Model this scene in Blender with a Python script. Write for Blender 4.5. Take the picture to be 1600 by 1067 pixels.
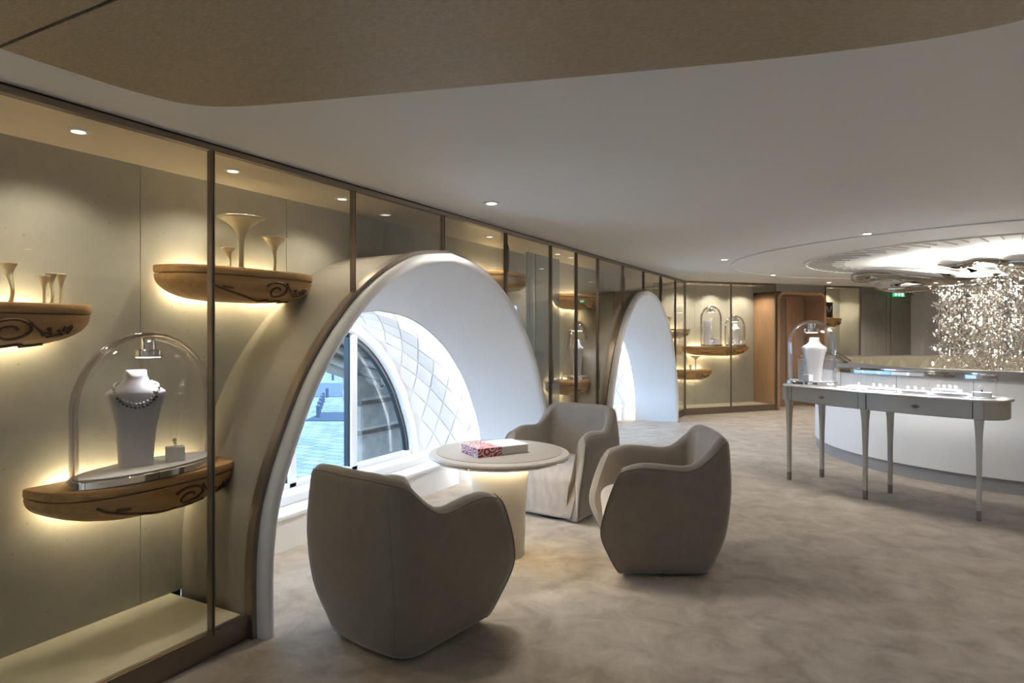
import bpy, bmesh, math, random
from mathutils import Vector, Matrix
random.seed(7)
sc = bpy.context.scene
COL = sc.collection
PI = math.pi
for o in list(bpy.data.objects): bpy.data.objects.remove(o)

# ------------------------------------------------------------------ camera, world, exposure
CX, CS, SN = 2.763, .8829, .4696           # camera distance from the glass wall, cos / sin of its yaw
def cw(X, D): return (X*CS - D*SN + CX, X*SN + D*CS)
cam = bpy.data.cameras.new('camera'); cam.sensor_width = 36; cam.lens = 22.5
cam.shift_y = -18.5/1600; cam.clip_end = 600
co = bpy.data.objects.new('camera', cam); COL.objects.link(co)
co.location = (CX, 0, 1.6); co.rotation_euler = (PI/2, 0, math.asin(SN)); sc.camera = co

w = bpy.data.worlds.new('world'); sc.world = w; w.use_nodes = True
bg = w.node_tree.nodes['Background']
bg.inputs[0].default_value = (.37, .63, 1, 1); bg.inputs[1].default_value = 5.0
sc.view_settings.view_transform = 'Standard'; sc.view_settings.look = 'None'
sc.view_settings.gamma = 1; sc.view_settings.use_curve_mapping = False
sc.view_settings.exposure = 0.98
sc.cycles.use_light_tree = False; sc.cycles.transparent_max_bounces = 28; sc.cycles.use_adaptive_sampling = True; sc.cycles.adaptive_threshold = .05
sc.cycles.max_bounces = 6; sc.cycles.diffuse_bounces = 3; sc.cycles.glossy_bounces = 3
sc.cycles.sample_clamp_indirect = 6; sc.cycles.blur_glossy = .5
sc.cycles.caustics_reflective = False; sc.cycles.caustics_refractive = False

K_DOWN, K_LED, K_UP, K_CAB = 3.0, 1.4, 2.6, .6      # light levels

# ------------------------------------------------------------------ materials
def nt(name):
    m = bpy.data.materials.new(name); m.use_nodes = True
    return m, m.node_tree, m.node_tree.nodes['Principled BSDF']
def pbr(name, col, rough=.5, metal=0, spec=.5, bump=0, bscale=200, var=0, vscale=8, stretch=(1,1,1), sheen=0, col2=None, coat=0, detail=4):
    m, t, p = nt(name)
    p.inputs['Base Color'].default_value = (*col, 1); p.inputs['Roughness'].default_value = rough
    p.inputs['Metallic'].default_value = metal; p.inputs['Specular IOR Level'].default_value = spec
    if sheen: p.inputs['Sheen Weight'].default_value = sheen; p.inputs['Sheen Roughness'].default_value = .4
    if coat: p.inputs['Coat Weight'].default_value = coat; p.inputs['Coat Roughness'].default_value = .1
    tc = t.nodes.new('ShaderNodeTexCoord'); mp = t.nodes.new('ShaderNodeMapping'); mp.inputs['Scale'].default_value = stretch
    t.links.new(tc.outputs['Object'], mp.inputs[0])
    if var or col2:
        n = t.nodes.new('ShaderNodeTexNoise'); n.inputs['Scale'].default_value = vscale; n.inputs['Detail'].default_value = detail
        t.links.new(mp.outputs[0], n.inputs['Vector'])
        r = t.nodes.new('ShaderNodeValToRGB'); r.color_ramp.elements[0].position = .35; r.color_ramp.elements[1].position = .65
        c2 = col2 or tuple(min(1, c*(1+var)) for c in col); c1 = col if col2 else tuple(c*(1-var) for c in col)
        r.color_ramp.elements[0].color = (*c1, 1); r.color_ramp.elements[1].color = (*c2, 1)
        t.links.new(n.outputs[0], r.inputs[0]); t.links.new(r.outputs[0], p.inputs['Base Color'])
    if bump:
        n = t.nodes.new('ShaderNodeTexNoise'); n.inputs['Scale'].default_value = bscale; n.inputs['Detail'].default_value = 3
        t.links.new(mp.outputs[0], n.inputs['Vector'])
        b = t.nodes.new('ShaderNodeBump'); b.inputs['Strength'].default_value = bump; b.inputs['Distance'].default_value = .01
        t.links.new(n.outputs[0], b.inputs['Height']); t.links.new(b.outputs[0], p.inputs['Normal'])
    return m
def emis(name, col, s):
    m, t, p = nt(name); p.inputs['Base Color'].default_value = (*col, 1)
    p.inputs['Emission Color'].default_value = (*col, 1); p.inputs['Emission Strength'].default_value = s
    return m
def thin_glass(name, tint=(1,1,1), ior=1.35, rough=0.0, gl=(1,1,1), grz=.55):
    m, t, p = nt(name); t.nodes.remove(p); out = t.nodes['Material Output']
    tr = t.nodes.new('ShaderNodeBsdfTransparent'); tr.inputs[0].default_value = (*tint, 1)
    g = t.nodes.new('ShaderNodeBsdfGlossy'); g.inputs['Roughness'].default_value = rough; g.inputs[0].default_value = (*gl, 1)
    lw = t.nodes.new('ShaderNodeLayerWeight'); lw.inputs[0].default_value = .5
    pw = t.nodes.new('ShaderNodeMath'); pw.operation = 'POWER'; pw.inputs[1].default_value = 4
    f0 = ((ior-1)/(ior+1))**2
    f = t.nodes.new('ShaderNodeMath'); f.operation = 'MULTIPLY_ADD'; f.inputs[1].default_value = grz; f.inputs[2].default_value = f0
    t.links.new(lw.outputs['Facing'], pw.inputs[0]); t.links.new(pw.outputs[0], f.inputs[0])
    mx = t.nodes.new('ShaderNodeMixShader')
    t.links.new(f.outputs[0], mx.inputs[0]); t.links.new(tr.outputs[0], mx.inputs[1]); t.links.new(g.outputs[0], mx.inputs[2])
    t.links.new(mx.outputs[0], out.inputs[0]); return m
def wood(name, c1, c2, stretch=(8,1,8), rough=.45):
    m, t, p = nt(name); p.inputs['Roughness'].default_value = rough
    tc = t.nodes.new('ShaderNodeTexCoord'); mp = t.nodes.new('ShaderNodeMapping'); mp.inputs['Scale'].default_value = stretch
    n = t.nodes.new('ShaderNodeTexNoise'); n.inputs['Scale'].default_value = 4; n.inputs['Detail'].default_value = 8; n.inputs['Distortion'].default_value = .6
    r = t.nodes.new('ShaderNodeValToRGB'); r.color_ramp.elements[0].color = (*c1,1); r.color_ramp.elements[1].color = (*c2,1)
    r.color_ramp.elements[0].position = .3; r.color_ramp.elements[1].position = .7
    t.links.new(tc.outputs['Object'], mp.inputs[0]); t.links.new(mp.outputs[0], n.inputs['Vector'])
    t.links.new(n.outputs[0], r.inputs[0]); t.links.new(r.outputs[0], p.inputs['Base Color'])
    return m
M = {}
M['plaster'] = pbr('white plaster', (.86,.855,.845), .55)
M['ceiling'] = pbr('ceiling paint', (.80,.795,.785), .7)
M['wallpaint'] = pbr('mauve grey paint', (.56,.52,.49), .6, bump=.05, bscale=30)
M['gold'] = pbr('gold woven fabric', (.36,.295,.20), .55, var=.16, vscale=55, stretch=(1.0,7,1), metal=.25, bump=.1, bscale=260)
M['bronze'] = pbr('brushed bronze', (.26,.215,.18), .38, metal=.85)
M['darkgap'] = pbr('dark joint', (.02,.017,.014), .8)
M['chrome'] = pbr('chrome', (.86,.84,.83), .06, metal=1)
M['dimchrome'] = pbr('smoked chrome', (.52,.49,.47), .06, metal=1)
M['satin'] = pbr('satin nickel', (.28,.25,.225), .4, metal=.8)
M['glass'] = thin_glass('cabinet glass', (.97,.965,.945), 1.33)
M['jar'] = thin_glass('clear jar glass', (.975,.975,.975), 1.55, grz=.8)
M['acryl'] = thin_glass('thick glass edge', (.78,.75,.75), 2.6, grz=.8)
M['winglass'] = thin_glass('window glass', (.96,.98,1), 1.1, grz=.15)
M['cream'] = pbr('cream board', (.66,.63,.53), .55)
M['shell'] = pbr('taupe lacquer', (.28,.255,.225), .5)
M['woods'] = wood('carved maple', (.46,.25,.085), (.62,.375,.155), (7,1,7))
M['woodd'] = wood('carved groove', (.10,.048,.02), (.15,.075,.03), (7,1,7))
M['woodp'] = wood('portal oak', (.33,.195,.11), (.43,.265,.155), (9,9,.8))
M['woodr'] = wood('door oak', (.23,.145,.10), (.29,.19,.13), (9,9,.8))
M['vase'] = pbr('ivory porcelain', (.86,.78,.56), .35)
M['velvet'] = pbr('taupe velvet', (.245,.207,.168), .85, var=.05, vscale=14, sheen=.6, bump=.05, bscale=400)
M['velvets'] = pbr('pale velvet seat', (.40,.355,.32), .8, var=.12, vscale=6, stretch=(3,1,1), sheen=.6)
M['pipe'] = pbr('velvet piping', (.20,.17,.14), .8, sheen=.4)
M['black'] = pbr('black plastic', (.012,.012,.012), .4)
M['leather'] = pbr('cream leather', (.56,.51,.45), .4)
M['leather2'] = pbr('taupe leather inlay', (.40,.365,.32), .4)
M['lacq'] = pbr('pale green grey lacquer', (.56,.54,.475), .3)
M['lacqtop'] = pbr('pale lacquer top', (.60,.575,.53), .22)
M['white'] = pbr('white leatherette', (.84,.83,.85), .5)
M['bust'] = pbr('white bust fabric', (.62,.61,.67), .55)
M['pearl'] = pbr('grey pearl', (.50,.50,.52), .18, coat=.6)
M['pearld'] = pbr('dark pearl', (.05,.05,.055), .2, coat=.6)
M['gem'] = pbr('cut diamond', (.92,.92,.95), .05, metal=.8)
M['greyband'] = pbr('grey stone band', (.30,.275,.255), .5)
M['plinth'] = pbr('grey plinth', (.33,.325,.33), .4)
M['doorg'] = pbr('grey silk panel', (.21,.19,.155), .5, var=.08, vscale=30, stretch=(1,1,.1))
M['doorf'] = pbr('grey frame', (.23,.205,.18), .45)
M['led'] = emis('warm white led', (1,.90,.60), 26*K_LED)
M['led2'] = emis('dimmed warm led', (1,.90,.60), 13*K_LED)
M['ledw'] = emis('white led', (1,.93,.82), 14)
M['ledt'] = emis('table led', (1,.85,.55), 30)
M['ledc'] = emis('cool led', (.95,.97,1), 19)
M['frost'] = None
def frost():
    m, t, p = nt('frosted glass'); out = t.nodes['Material Output']
    p.inputs['Base Color'].default_value = (.50,.55,.56,1); p.inputs['Roughness'].default_value = .25
    tr = t.nodes.new('ShaderNodeBsdfTransparent'); mx = t.nodes.new('ShaderNodeMixShader'); mx.inputs[0].default_value = .60
    t.links.new(tr.outputs[0], mx.inputs[1]); t.links.new(p.outputs[0], mx.inputs[2]); t.links.new(mx.outputs[0], out.inputs[0]); return m
M['frost'] = frost()
def stonepanel():
    m, t, p = nt('speckled silk back panel'); p.inputs['Roughness'].default_value = .55
    tc = t.nodes.new('ShaderNodeTexCoord')
    n = t.nodes.new('ShaderNodeTexNoise'); n.inputs['Scale'].default_value = 3; n.inputs['Detail'].default_value = 9; n.inputs['Roughness'].default_value = .65
    r = t.nodes.new('ShaderNodeValToRGB'); r.color_ramp.elements[0].position = .3; r.color_ramp.elements[1].position = .7
    r.color_ramp.elements[0].color = (.385,.378,.335,1); r.color_ramp.elements[1].color = (.475,.467,.415,1)
    v = t.nodes.new('ShaderNodeTexVoronoi'); v.inputs['Scale'].default_value = 13
    r2 = t.nodes.new('ShaderNodeValToRGB'); r2.color_ramp.elements[0].position = .05; r2.color_ramp.elements[1].position = .09
    r2.color_ramp.elements[0].color = (.72,.72,.72,1); r2.color_ramp.elements[1].color = (1,1,1,1)
    mx = t.nodes.new('ShaderNodeMix'); mx.data_type = 'RGBA'; mx.blend_type = 'MULTIPLY'; mx.inputs[0].default_value = 1
    t.links.new(tc.outputs['Object'], n.inputs['Vector']); t.links.new(tc.outputs['Object'], v.inputs['Vector'])
    t.links.new(n.outputs[0], r.inputs[0]); t.links.new(v.outputs['Distance'], r2.inputs[0])
    t.links.new(r.outputs[0], mx.inputs[6]); t.links.new(r2.outputs[0], mx.inputs[7]); t.links.new(mx.outputs[2], p.inputs['Base Color'])
    return m
M['panel'] = stonepanel()
def carpet():
    m, t, p = nt('beige cut pile carpet'); p.inputs['Roughness'].default_value = .95
    p.inputs['Sheen Weight'].default_value = .3; p.inputs['Specular IOR Level'].default_value = .1
    tc = t.nodes.new('ShaderNodeTexCoord')
    def noise(s, d, rg=.6, dist=0):
        n = t.nodes.new('ShaderNodeTexNoise'); n.inputs['Scale'].default_value = s; n.inputs['Detail'].default_value = d
        n.inputs['Roughness'].default_value = rg; n.inputs['Distortion'].default_value = dist
        t.links.new(tc.outputs['Object'], n.inputs['Vector']); return n
    n = noise(4.2, 9, .66, .5); r = t.nodes.new('ShaderNodeValToRGB')
    r.color_ramp.elements[0].position = .36; r.color_ramp.elements[1].position = .66
    r.color_ramp.elements[0].color = (.32,.255,.188,1); r.color_ramp.elements[1].color = (.51,.437,.352,1)
    f = noise(260, 2); b = t.nodes.new('ShaderNodeBump'); b.inputs['Strength'].default_value = .5; b.inputs['Distance'].default_value = .006
    t.links.new(n.outputs[0], r.inputs[0]); t.links.new(r.outputs[0], p.inputs['Base Color'])
    t.links.new(f.outputs[0], b.inputs['Height']); t.links.new(b.outputs[0], p.inputs['Normal']); return m
M['carpet'] = carpet()
def paving():
    m, t, p = nt('pale plaza paving'); p.inputs['Roughness'].default_value = .9; p.inputs['Specular IOR Level'].default_value = .05
    tc = t.nodes.new('ShaderNodeTexCoord'); b = t.nodes.new('ShaderNodeTexBrick')
    b.inputs['Color1'].default_value = (.20,.195,.185,1); b.inputs['Color2'].default_value = (.125,.128,.128,1); b.inputs['Mortar'].default_value = (.045,.05,.055,1)
    b.inputs['Scale'].default_value = 1; b.inputs['Brick Width'].default_value = 1.3; b.inputs['Row Height'].default_value = .8; b.inputs['Mortar Size'].default_value = .035
    t.links.new(tc.outputs['Object'], b.inputs['Vector']); t.links.new(b.outputs[0], p.inputs['Base Color']); return m
M['paving'] = paving()
M['asphalt'] = pbr('plaza road stone', (.075,.08,.095), .95, spec=.05, var=.1, vscale=1)
M['stone'] = pbr('limestone', (.21,.17,.125), .85, var=.18, vscale=9, bump=.3, bscale=40)
M['bollard'] = pbr('bollard iron', (.03,.035,.05), .5)
M['roadmark'] = pbr('dark grate slab', (.04,.045,.055), .95, spec=.05)
M['paper'] = pbr('book pages', (.75,.71,.64), .7)
def bookmat():
    m, t, p = nt('printed book cover'); p.inputs['Roughness'].default_value = .3
    tc = t.nodes.new('ShaderNodeTexCoord'); sx = t.nodes.new('ShaderNodeSeparateXYZ'); t.links.new(tc.outputs['Object'], sx.inputs[0])
    v = t.nodes.new('ShaderNodeTexVoronoi'); v.inputs['Scale'].default_value = 15; v.feature = 'F1'; t.links.new(tc.outputs['Object'], v.inputs['Vector'])
    wv = t.nodes.new('ShaderNodeMath'); wv.operation = 'SINE'
    ml = t.nodes.new('ShaderNodeMath'); ml.operation = 'MULTIPLY'; ml.inputs[1].default_value = 26
    t.links.new(v.outputs['Distance'], ml.inputs[0]); t.links.new(ml.outputs[0], wv.inputs[0])
    g1 = t.nodes.new('ShaderNodeMath'); g1.operation = 'GREATER_THAN'; g1.inputs[1].default_value = -.25; t.links.new(wv.outputs[0], g1.inputs[0])
    n = t.nodes.new('ShaderNodeTexNoise'); n.inputs['Scale'].default_value = 9; t.links.new(tc.outputs['Object'], n.inputs['Vector'])
    ad = t.nodes.new('ShaderNodeMath'); ad.operation = 'MULTIPLY_ADD'; ad.inputs[1].default_value = .22; t.links.new(n.outputs[0], ad.inputs[0]); t.links.new(sx.outputs['X'], ad.inputs[2])
    g2 = t.nodes.new('ShaderNodeMath'); g2.operation = 'LESS_THAN'; g2.inputs[1].default_value = .075; t.links.new(ad.outputs[0], g2.inputs[0])
    mu = t.nodes.new('ShaderNodeMath'); mu.operation = 'MULTIPLY'; t.links.new(g1.outputs[0], mu.inputs[0]); t.links.new(g2.outputs[0], mu.inputs[1])
    mx = t.nodes.new('ShaderNodeMix'); mx.data_type = 'RGBA'; mx.inputs[6].default_value = (.82,.79,.78,1); mx.inputs[7].default_value = (.50,.03,.06,1)
    t.links.new(mu.outputs[0], mx.inputs[0]); t.links.new(mx.outputs[2], p.inputs['Base Color']); return m
M['book'] = bookmat()
def crystal():
    m, t, p = nt('cut crystal'); out = t.nodes['Material Output']
    p.inputs['Base Color'].default_value = (.97,.94,.90,1); p.inputs['Metallic'].default_value = .9; p.inputs['Roughness'].default_value = .05
    tr = t.nodes.new('ShaderNodeBsdfTransparent'); tr.inputs[0].default_value = (.97,.95,.92,1)
    mx = t.nodes.new('ShaderNodeMixShader'); mx.inputs[0].default_value = .6
    t.links.new(tr.outputs[0], mx.inputs[1]); t.links.new(p.outputs[0], mx.inputs[2]); t.links.new(mx.outputs[0], out.inputs[0]); return m
M['crystal'] = crystal()
M['beige'] = pbr('beige wood veneer', (.46,.41,.29), .45, var=.06, vscale=10)
M['beige2'] = pbr('pale leaf inlay', (.55,.50,.38), .4)
M['exitg'] = emis('exit green', (.02,.50,.20), .7)
M['exitw'] = emis('exit white', (.8,1,.9), 1.6)
M['lensd'] = emis('dimmed lamp lens', (1,.92,.78), 1.0)
M['slot'] = pbr('slot grille', (.52,.50,.47), .7)
M['lens'] = emis('lamp lens', (1,.95,.86), 7)

# ------------------------------------------------------------------ helpers
def link(o, parent=None):
    COL.objects.link(o)
    if parent: o.parent = parent
    return o
def tag(o, label=None, cat=None, group=None, kind=None):
    if label: o['label'] = label
    if cat: o['category'] = cat
    if group: o['group'] = group
    if kind: o['kind'] = kind
    return o
def thing(name, label, cat, loc=(0,0,0), rz=0, group=None, kind=None):
    o = bpy.data.objects.new(name, None); o.empty_display_size = .1; link(o)
    o.location = loc; o.rotation_euler = (0,0,rz); return tag(o, label, cat, group, kind)
def obj(name, vf, mat, parent=None, smooth=False, bevel=0, loc=None, rot=None, seg=2, auto=None):
    v, f = vf; me = bpy.data.meshes.new(name); me.from_pydata(v, [], f)
    bm = bmesh.new(); bm.from_mesh(me); bmesh.ops.recalc_face_normals(bm, faces=bm.faces)
    if bevel: bmesh.ops.bevel(bm, geom=[e for e in bm.edges if e.calc_face_angle(0) > .5], offset=bevel, segments=seg, affect='EDGES', profile=.5)
    if auto is not None:
        for e in bm.edges: e.smooth = e.calc_face_angle(0) < auto
    bm.to_mesh(me); bm.free(); me.materials.append(M[mat] if isinstance(mat, str) else mat)
    if smooth or auto is not None:
        for p in me.polygons: p.use_smooth = True
    o = bpy.data.objects.new(name, me); link(o, parent)
    if loc: o.location = loc
    if rot: o.rotation_euler = rot
    return o
def copy_tree(o, parent=None):
    c = o.copy(); link(c); c.parent = parent
    for ch in list(o.children): copy_tree(ch, c)
    return c
def box(x0,x1,y0,y1,z0,z1):
    return ([(x0,y0,z0),(x1,y0,z0),(x1,y1,z0),(x0,y1,z0),(x0,y0,z1),(x1,y0,z1),(x1,y1,z1),(x0,y1,z1)],
            [(0,3,2,1),(4,5,6,7),(0,1,5,4),(1,2,6,5),(2,3,7,6),(3,0,4,7)])
def join(*vs):
    V, F = [], []
    for v, f in vs:
        n = len(V); V += list(v); F += [tuple(i+n for i in q) for q in f]
    return V, F
def xf(vf, loc=(0,0,0), rz=0, s=1):
    c, n = math.cos(rz), math.sin(rz)
    return [(loc[0]+s*(x*c-y*n), loc[1]+s*(x*n+y*c), loc[2]+s*z) for x,y,z in vf[0]], vf[1]
def prism(poly, z0, z1):
    n = len(poly); V = [(x,y,z0) for x,y in poly] + [(x,y,z1) for x,y in poly]
    return V, [tuple(range(n-1,-1,-1)), tuple(range(n,2*n))] + [(i,(i+1)%n,(i+1)%n+n,i+n) for i in range(n)]
def loft(secs, ring=True, caps=True):
    n = len(secs[0]); V = [p for s in secs for p in s]; F = []
    for k in range(len(secs)-1):
        for i in range(n if ring else n-1):
            j = (i+1) % n; F.append((k*n+i, k*n+j, (k+1)*n+j, (k+1)*n+i))
    if caps and ring:
        F.append(tuple(range(n-1,-1,-1))); F.append(tuple(range((len(secs)-1)*n, len(secs)*n)))
    return V, F
def lathe(prof, n=40, loc=(0,0,0), sx=1, sy=1):
    return loft([[(loc[0]+sx*r*math.cos(2*PI*i/n), loc[1]+sy*r*math.sin(2*PI*i/n), loc[2]+z) for i in range(n)] for r,z in prof])
def tube(path, r, n=8, closed=False):
    P = [Vector(p) for p in path]; secs = []; up = None
    for i, p in enumerate(P):
        a = P[i-1] if (i > 0 or closed) else P[i]; b = P[(i+1) % len(P)] if (i < len(P)-1 or closed) else P[i]
        t = (b-a); t = t.normalized() if t.length > 1e-9 else Vector((0,0,1))
        if up is None: up = t.orthogonal().normalized()
        up = (up - t*up.dot(t)); up = up.normalized() if up.length > 1e-6 else t.orthogonal().normalized()
        s = t.cross(up); rr = r[i] if isinstance(r, (list,tuple)) else r
        secs.append([tuple(p + rr*(math.cos(2*PI*k/n)*up + math.sin(2*PI*k/n)*s)) for k in range(n)])
    if closed: secs.append(secs[0]); return loft(secs, True, False)
    return loft(secs)
def cr(pts, per=6, closed=False):
    out = []; n = len(pts); m = n if closed else n-1
    for i in range(m):
        p = [pts[(i+k-1) % n] if closed else pts[min(max(i+k-1,0),n-1)] for k in range(4)]
        for s in range(per):
            t = s/per
            out.append(tuple(.5*(2*b + (c-a)*t + (2*a-5*b+4*c-d)*t*t + (3*b-a-3*c+d)*t**3) for a,b,c,d in zip(*p)))
    if not closed: out.append(tuple(pts[-1]))
    return out
def light(kind, name, energy, loc, parent=None, col=(1,.93,.82), size=.1, spot=None, rot=(0,0,0), blend=.6):
    L = bpy.data.lights.new(name, kind); L.energy = energy; L.color = col
    if kind == 'AREA': L.shape = 'DISK'; L.size = size
    else: L.shadow_soft_size = size
    if kind == 'SPOT': L.spot_size = spot; L.spot_blend = blend
    o = bpy.data.objects.new(name, L); link(o, parent); o.location = loc; o.rotation_euler = rot; return o

# ------------------------------------------------------------------ arch outline (horseshoe curve measured on the glass wall)
TAB = [(1,0),(1.003,.1),(1,.2),(.983,.30),(.95,.385),(.90,.475),(.83,.585),(.76,.668),(.67,.752),(.555,.838),(.405,.916),(.22,.976),(0,1)]
HALF = cr(TAB, 4)
def arch(hw, apex, cy):
    R = [(cy+hw*u, apex*v) for u,v in HALF]; Lh = [(cy-hw*u, apex*v) for u,v in HALF]
    return Lh[:-1] + R[::-1]
def zlow(y, cy, hw, apex):
    u = abs(y-cy)/hw
    if u >= .999: return 0
    for (a,b),(c,d) in zip(HALF[8:], HALF[9:]):
        if c <= u <= a: return apex*(b+(d-b)*(a-u)/max(a-c,1e-6))
    return 0
A1, A2 = 4.07, 9.387
def section(x, hw, ap, cy): return [(x,y,z) for y,z in arch(hw, ap, cy)]

# ------------------------------------------------------------------ room shell
FD = (.655,.756); FA = -math.atan2(.655,.756)          # far run: direction and rotation
def far(wl, n=0): return (wl*FD[0] + n*FD[1], 12.05 + wl*FD[1] - n*FD[0])
tag(obj('floor', box(-1.2,9.2,-3.2,22,-.1,0), 'carpet'), 'beige cut pile carpet across the whole room', 'carpet', kind='structure')
tag(obj('ceiling', box(-.72,9.2,-3.2,22,2.51,2.62), 'ceiling'), 'smooth white ceiling with warm uplight', 'ceiling', kind='structure')
tag(obj('wall_right', box(9.1,9.25,-3.2,22,0,2.51), 'wallpaint'), 'plain pale wall closing the right side', 'wall', kind='structure')
tag(obj('wall_front', box(-.7,9.1,-3.25,-3.1,0,2.51), 'wallpaint'), 'plain pale wall behind the viewer', 'wall', kind='structure')
b0, b1, b2, b3 = far(6.03,.25), far(12.5,.25), far(12.5,-.3), far(6.03,-.3)
tag(obj('wall_back', prism([b0,b1,b2,b3], 0, 2.51), 'wallpaint'), 'mauve grey wall behind the hanging crystals', 'wall', kind='structure')

r0, r1, r2, r3 = far(-1.2,-.75), far(6.6,-.75), far(6.6,-.9), far(-1.2,-.9)
tag(obj('wall_rear', prism([r0,r1,r2,r3], 0, 2.51), 'darkgap'), 'hidden wall behind the far cabinets and doors', 'wall', kind='structure')
# gold fabric ceiling panels
gp = [(.398,1.02),(.398,1.205),(.405,1.419),(.448,1.592),(.542,1.691),(.739,1.771),(1.209,1.897),(1.909,2.083),(2.519,2.24),(2.882,2.306),(3.047,2.316),(3.195,2.297),(3.5,2.2),(3.9,1.9),(4.2,1.4),(4.3,1.02)]
edge = cr(gp, 5)
t = thing('ceiling_panel', 'large gold fabric ceiling panel with rounded front edge', 'ceiling panel', (0,0,0))
obj('panel_board', prism(edge, 2.484, 2.498), 'gold', t)
obj('shadow_gap', prism([(.02*(2.2-x)*.5+x, y-.012) for x,y in edge], 2.497, 2.5101), 'darkgap', t)
obj('edge_trim', tube([(x,y,2.489) for x,y in edge[1:-1]], .004, 6), 'darkgap', t)
t = thing('ceiling_panel', 'gold fabric ceiling panel beyond the seam, at upper left', 'ceiling panel', (0,0,0))
obj('panel_board', prism([(.398,1.008),(.398,-1.5),(4.3,-1.5),(4.3,1.008)], 2.484, 2.498), 'gold', t)
obj('shadow_gap', prism([(.41,1.0),(.41,-1.5),(4.29,-1.5),(4.29,1.0)], 2.497, 2.5101), 'darkgap', t)

# ------------------------------------------------------------------ arches
def make_arch(idx, cy, label):
    t = thing('trim_%d' % idx, label, 'arch', (0,0,0), kind='structure')
    def lo(name, rows, mat, smooth=True): return obj(name, loft([section(x,h,a,cy) for x,h,a in rows], False, False), mat, t, smooth)
    def closed(name, rows, mat): return obj(name, loft([section(x,h,a,cy) for x,h,a in rows]+[section(*rows[0],cy)], False, False), mat, t, auto=.7)
    closed('metal_edge', [(-.02,1.785,2.205),(.035,1.785,2.205),(.035,1.758,2.18),(-.02,1.758,2.18)], 'bronze')
    lo('rim', [(.03,1.758,2.18),(.075,1.757,2.179),(.10,1.745,2.165),(.11,1.73,2.148),(.108,1.712,2.13),(.095,1.70,2.112),(.06,1.692,2.10)], 'plaster')
    lo('lining', [(.06,1.692,2.10),(0,1.688,2.07),(-.2,1.68,1.97),(-.45,1.665,1.845),(-.64,1.645,1.752)], 'plaster')
    closed('outer_shell', [(-.015,1.772,2.192),(-.66,1.70,2.185),(-.66,1.69,2.175),(-.015,1.762,2.182)], 'shell')
    # vault with diamond tiles
    rows = [(-.64,1.70,1.83),(-.75,1.665,1.825),(-.87,1.58,1.79),(-.99,1.51,1.78),(-1.1,1.42,1.755),(-1.2,1.30,1.72)]
    lo('vault', rows, 'plaster')
    closed('vault_lip', [(-.63,1.645,1.752),(-.645,1.645,1.752),(-.65,1.70,1.83),(-.63,1.70,1.83)], 'plaster')
    closed('led_strip', [(-.652,1.665,1.782),(-.657,1.665,1.782),(-.657,1.69,1.815),(-.652,1.69,1.815)], 'ledc')
    SR = cr(rows, 6)
    def surf(p, q, off):
        p = min(max(p,0),1)*(len(SR)-1); k = min(int(p), len(SR)-2); f = p-k
        x,h,a = [SR[k][i]*(1-f)+SR[k+1][i]*f for i in range(3)]
        q = min(max(q,0),1)*(2*len(HALF)-2); A = arch(h,a,cy); k = min(int(q), len(A)-2); f = q-k
        y = A[k][0]*(1-f)+A[k+1][0]*f; z = A[k][1]*(1-f)+A[k+1][1]*f
        d = Vector((0, cy-y, .5-z)).normalized()
        return Vector((x,y,z)) + d*off
    # arc-length table of q
    pts = [surf(.4, i/400, 0) for i in range(401)]; acc = [0]
    for a,b in zip(pts, pts[1:]): acc.append(acc[-1]+(b-a).length)
    def qs(s):
        s = min(max(s,0),1)*acc[-1]
        for i in range(400):
            if acc[i+1] >= s: return (i+(s-acc[i])/max(acc[i+1]-acc[i],1e-9))/400
        return 1
    NR, NC = 4, 15
    for i in range(NR*2+1):
        for j in range(NC*2+1):
            if (i+j) % 2: continue
            pc, sc_ = i/(2*NR), j/(2*NC)
            if sc_ < .06 or sc_ > .94: continue
            dp, ds = .92/(2*NR), .945/(2*NC)
            if pc-dp < -.001 or pc+dp > 1.001: continue
            cor = [(pc-dp,sc_),(pc,sc_-ds),(pc+dp,sc_),(pc,sc_+ds)]
            V = [tuple(surf(p,qs(s),-.002)) for p,s in cor] + [tuple(surf(p,qs(s),.011)) for p,s in cor]
            obj('vault_tile', (V, [(4,5,6,7),(0,1,5,4),(1,2,6,5),(2,3,7,6),(3,0,4,7)]), 'plaster', t)
    # low bench and sill under the window
    obj('bench', box(-1.2,-.86,cy-1.56,cy+1.56,.0,.235), 'plaster', t)
    obj('bench_top', box(-1.2,-.83,cy-1.57,cy+1.57,.235,.265), 'plaster', t, bevel=.006)
    obj('sill', box(-1.32,-1.03,cy-1.44,cy+1.44,.265,.335), 'plaster', t, bevel=.008)
    return t
make_arch(1, A1, 'large white horseshoe arch niche with diamond relief vault, nearest the viewer')
make_arch(2, A2, 'far white horseshoe arch niche with diamond relief, near the corner')

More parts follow.
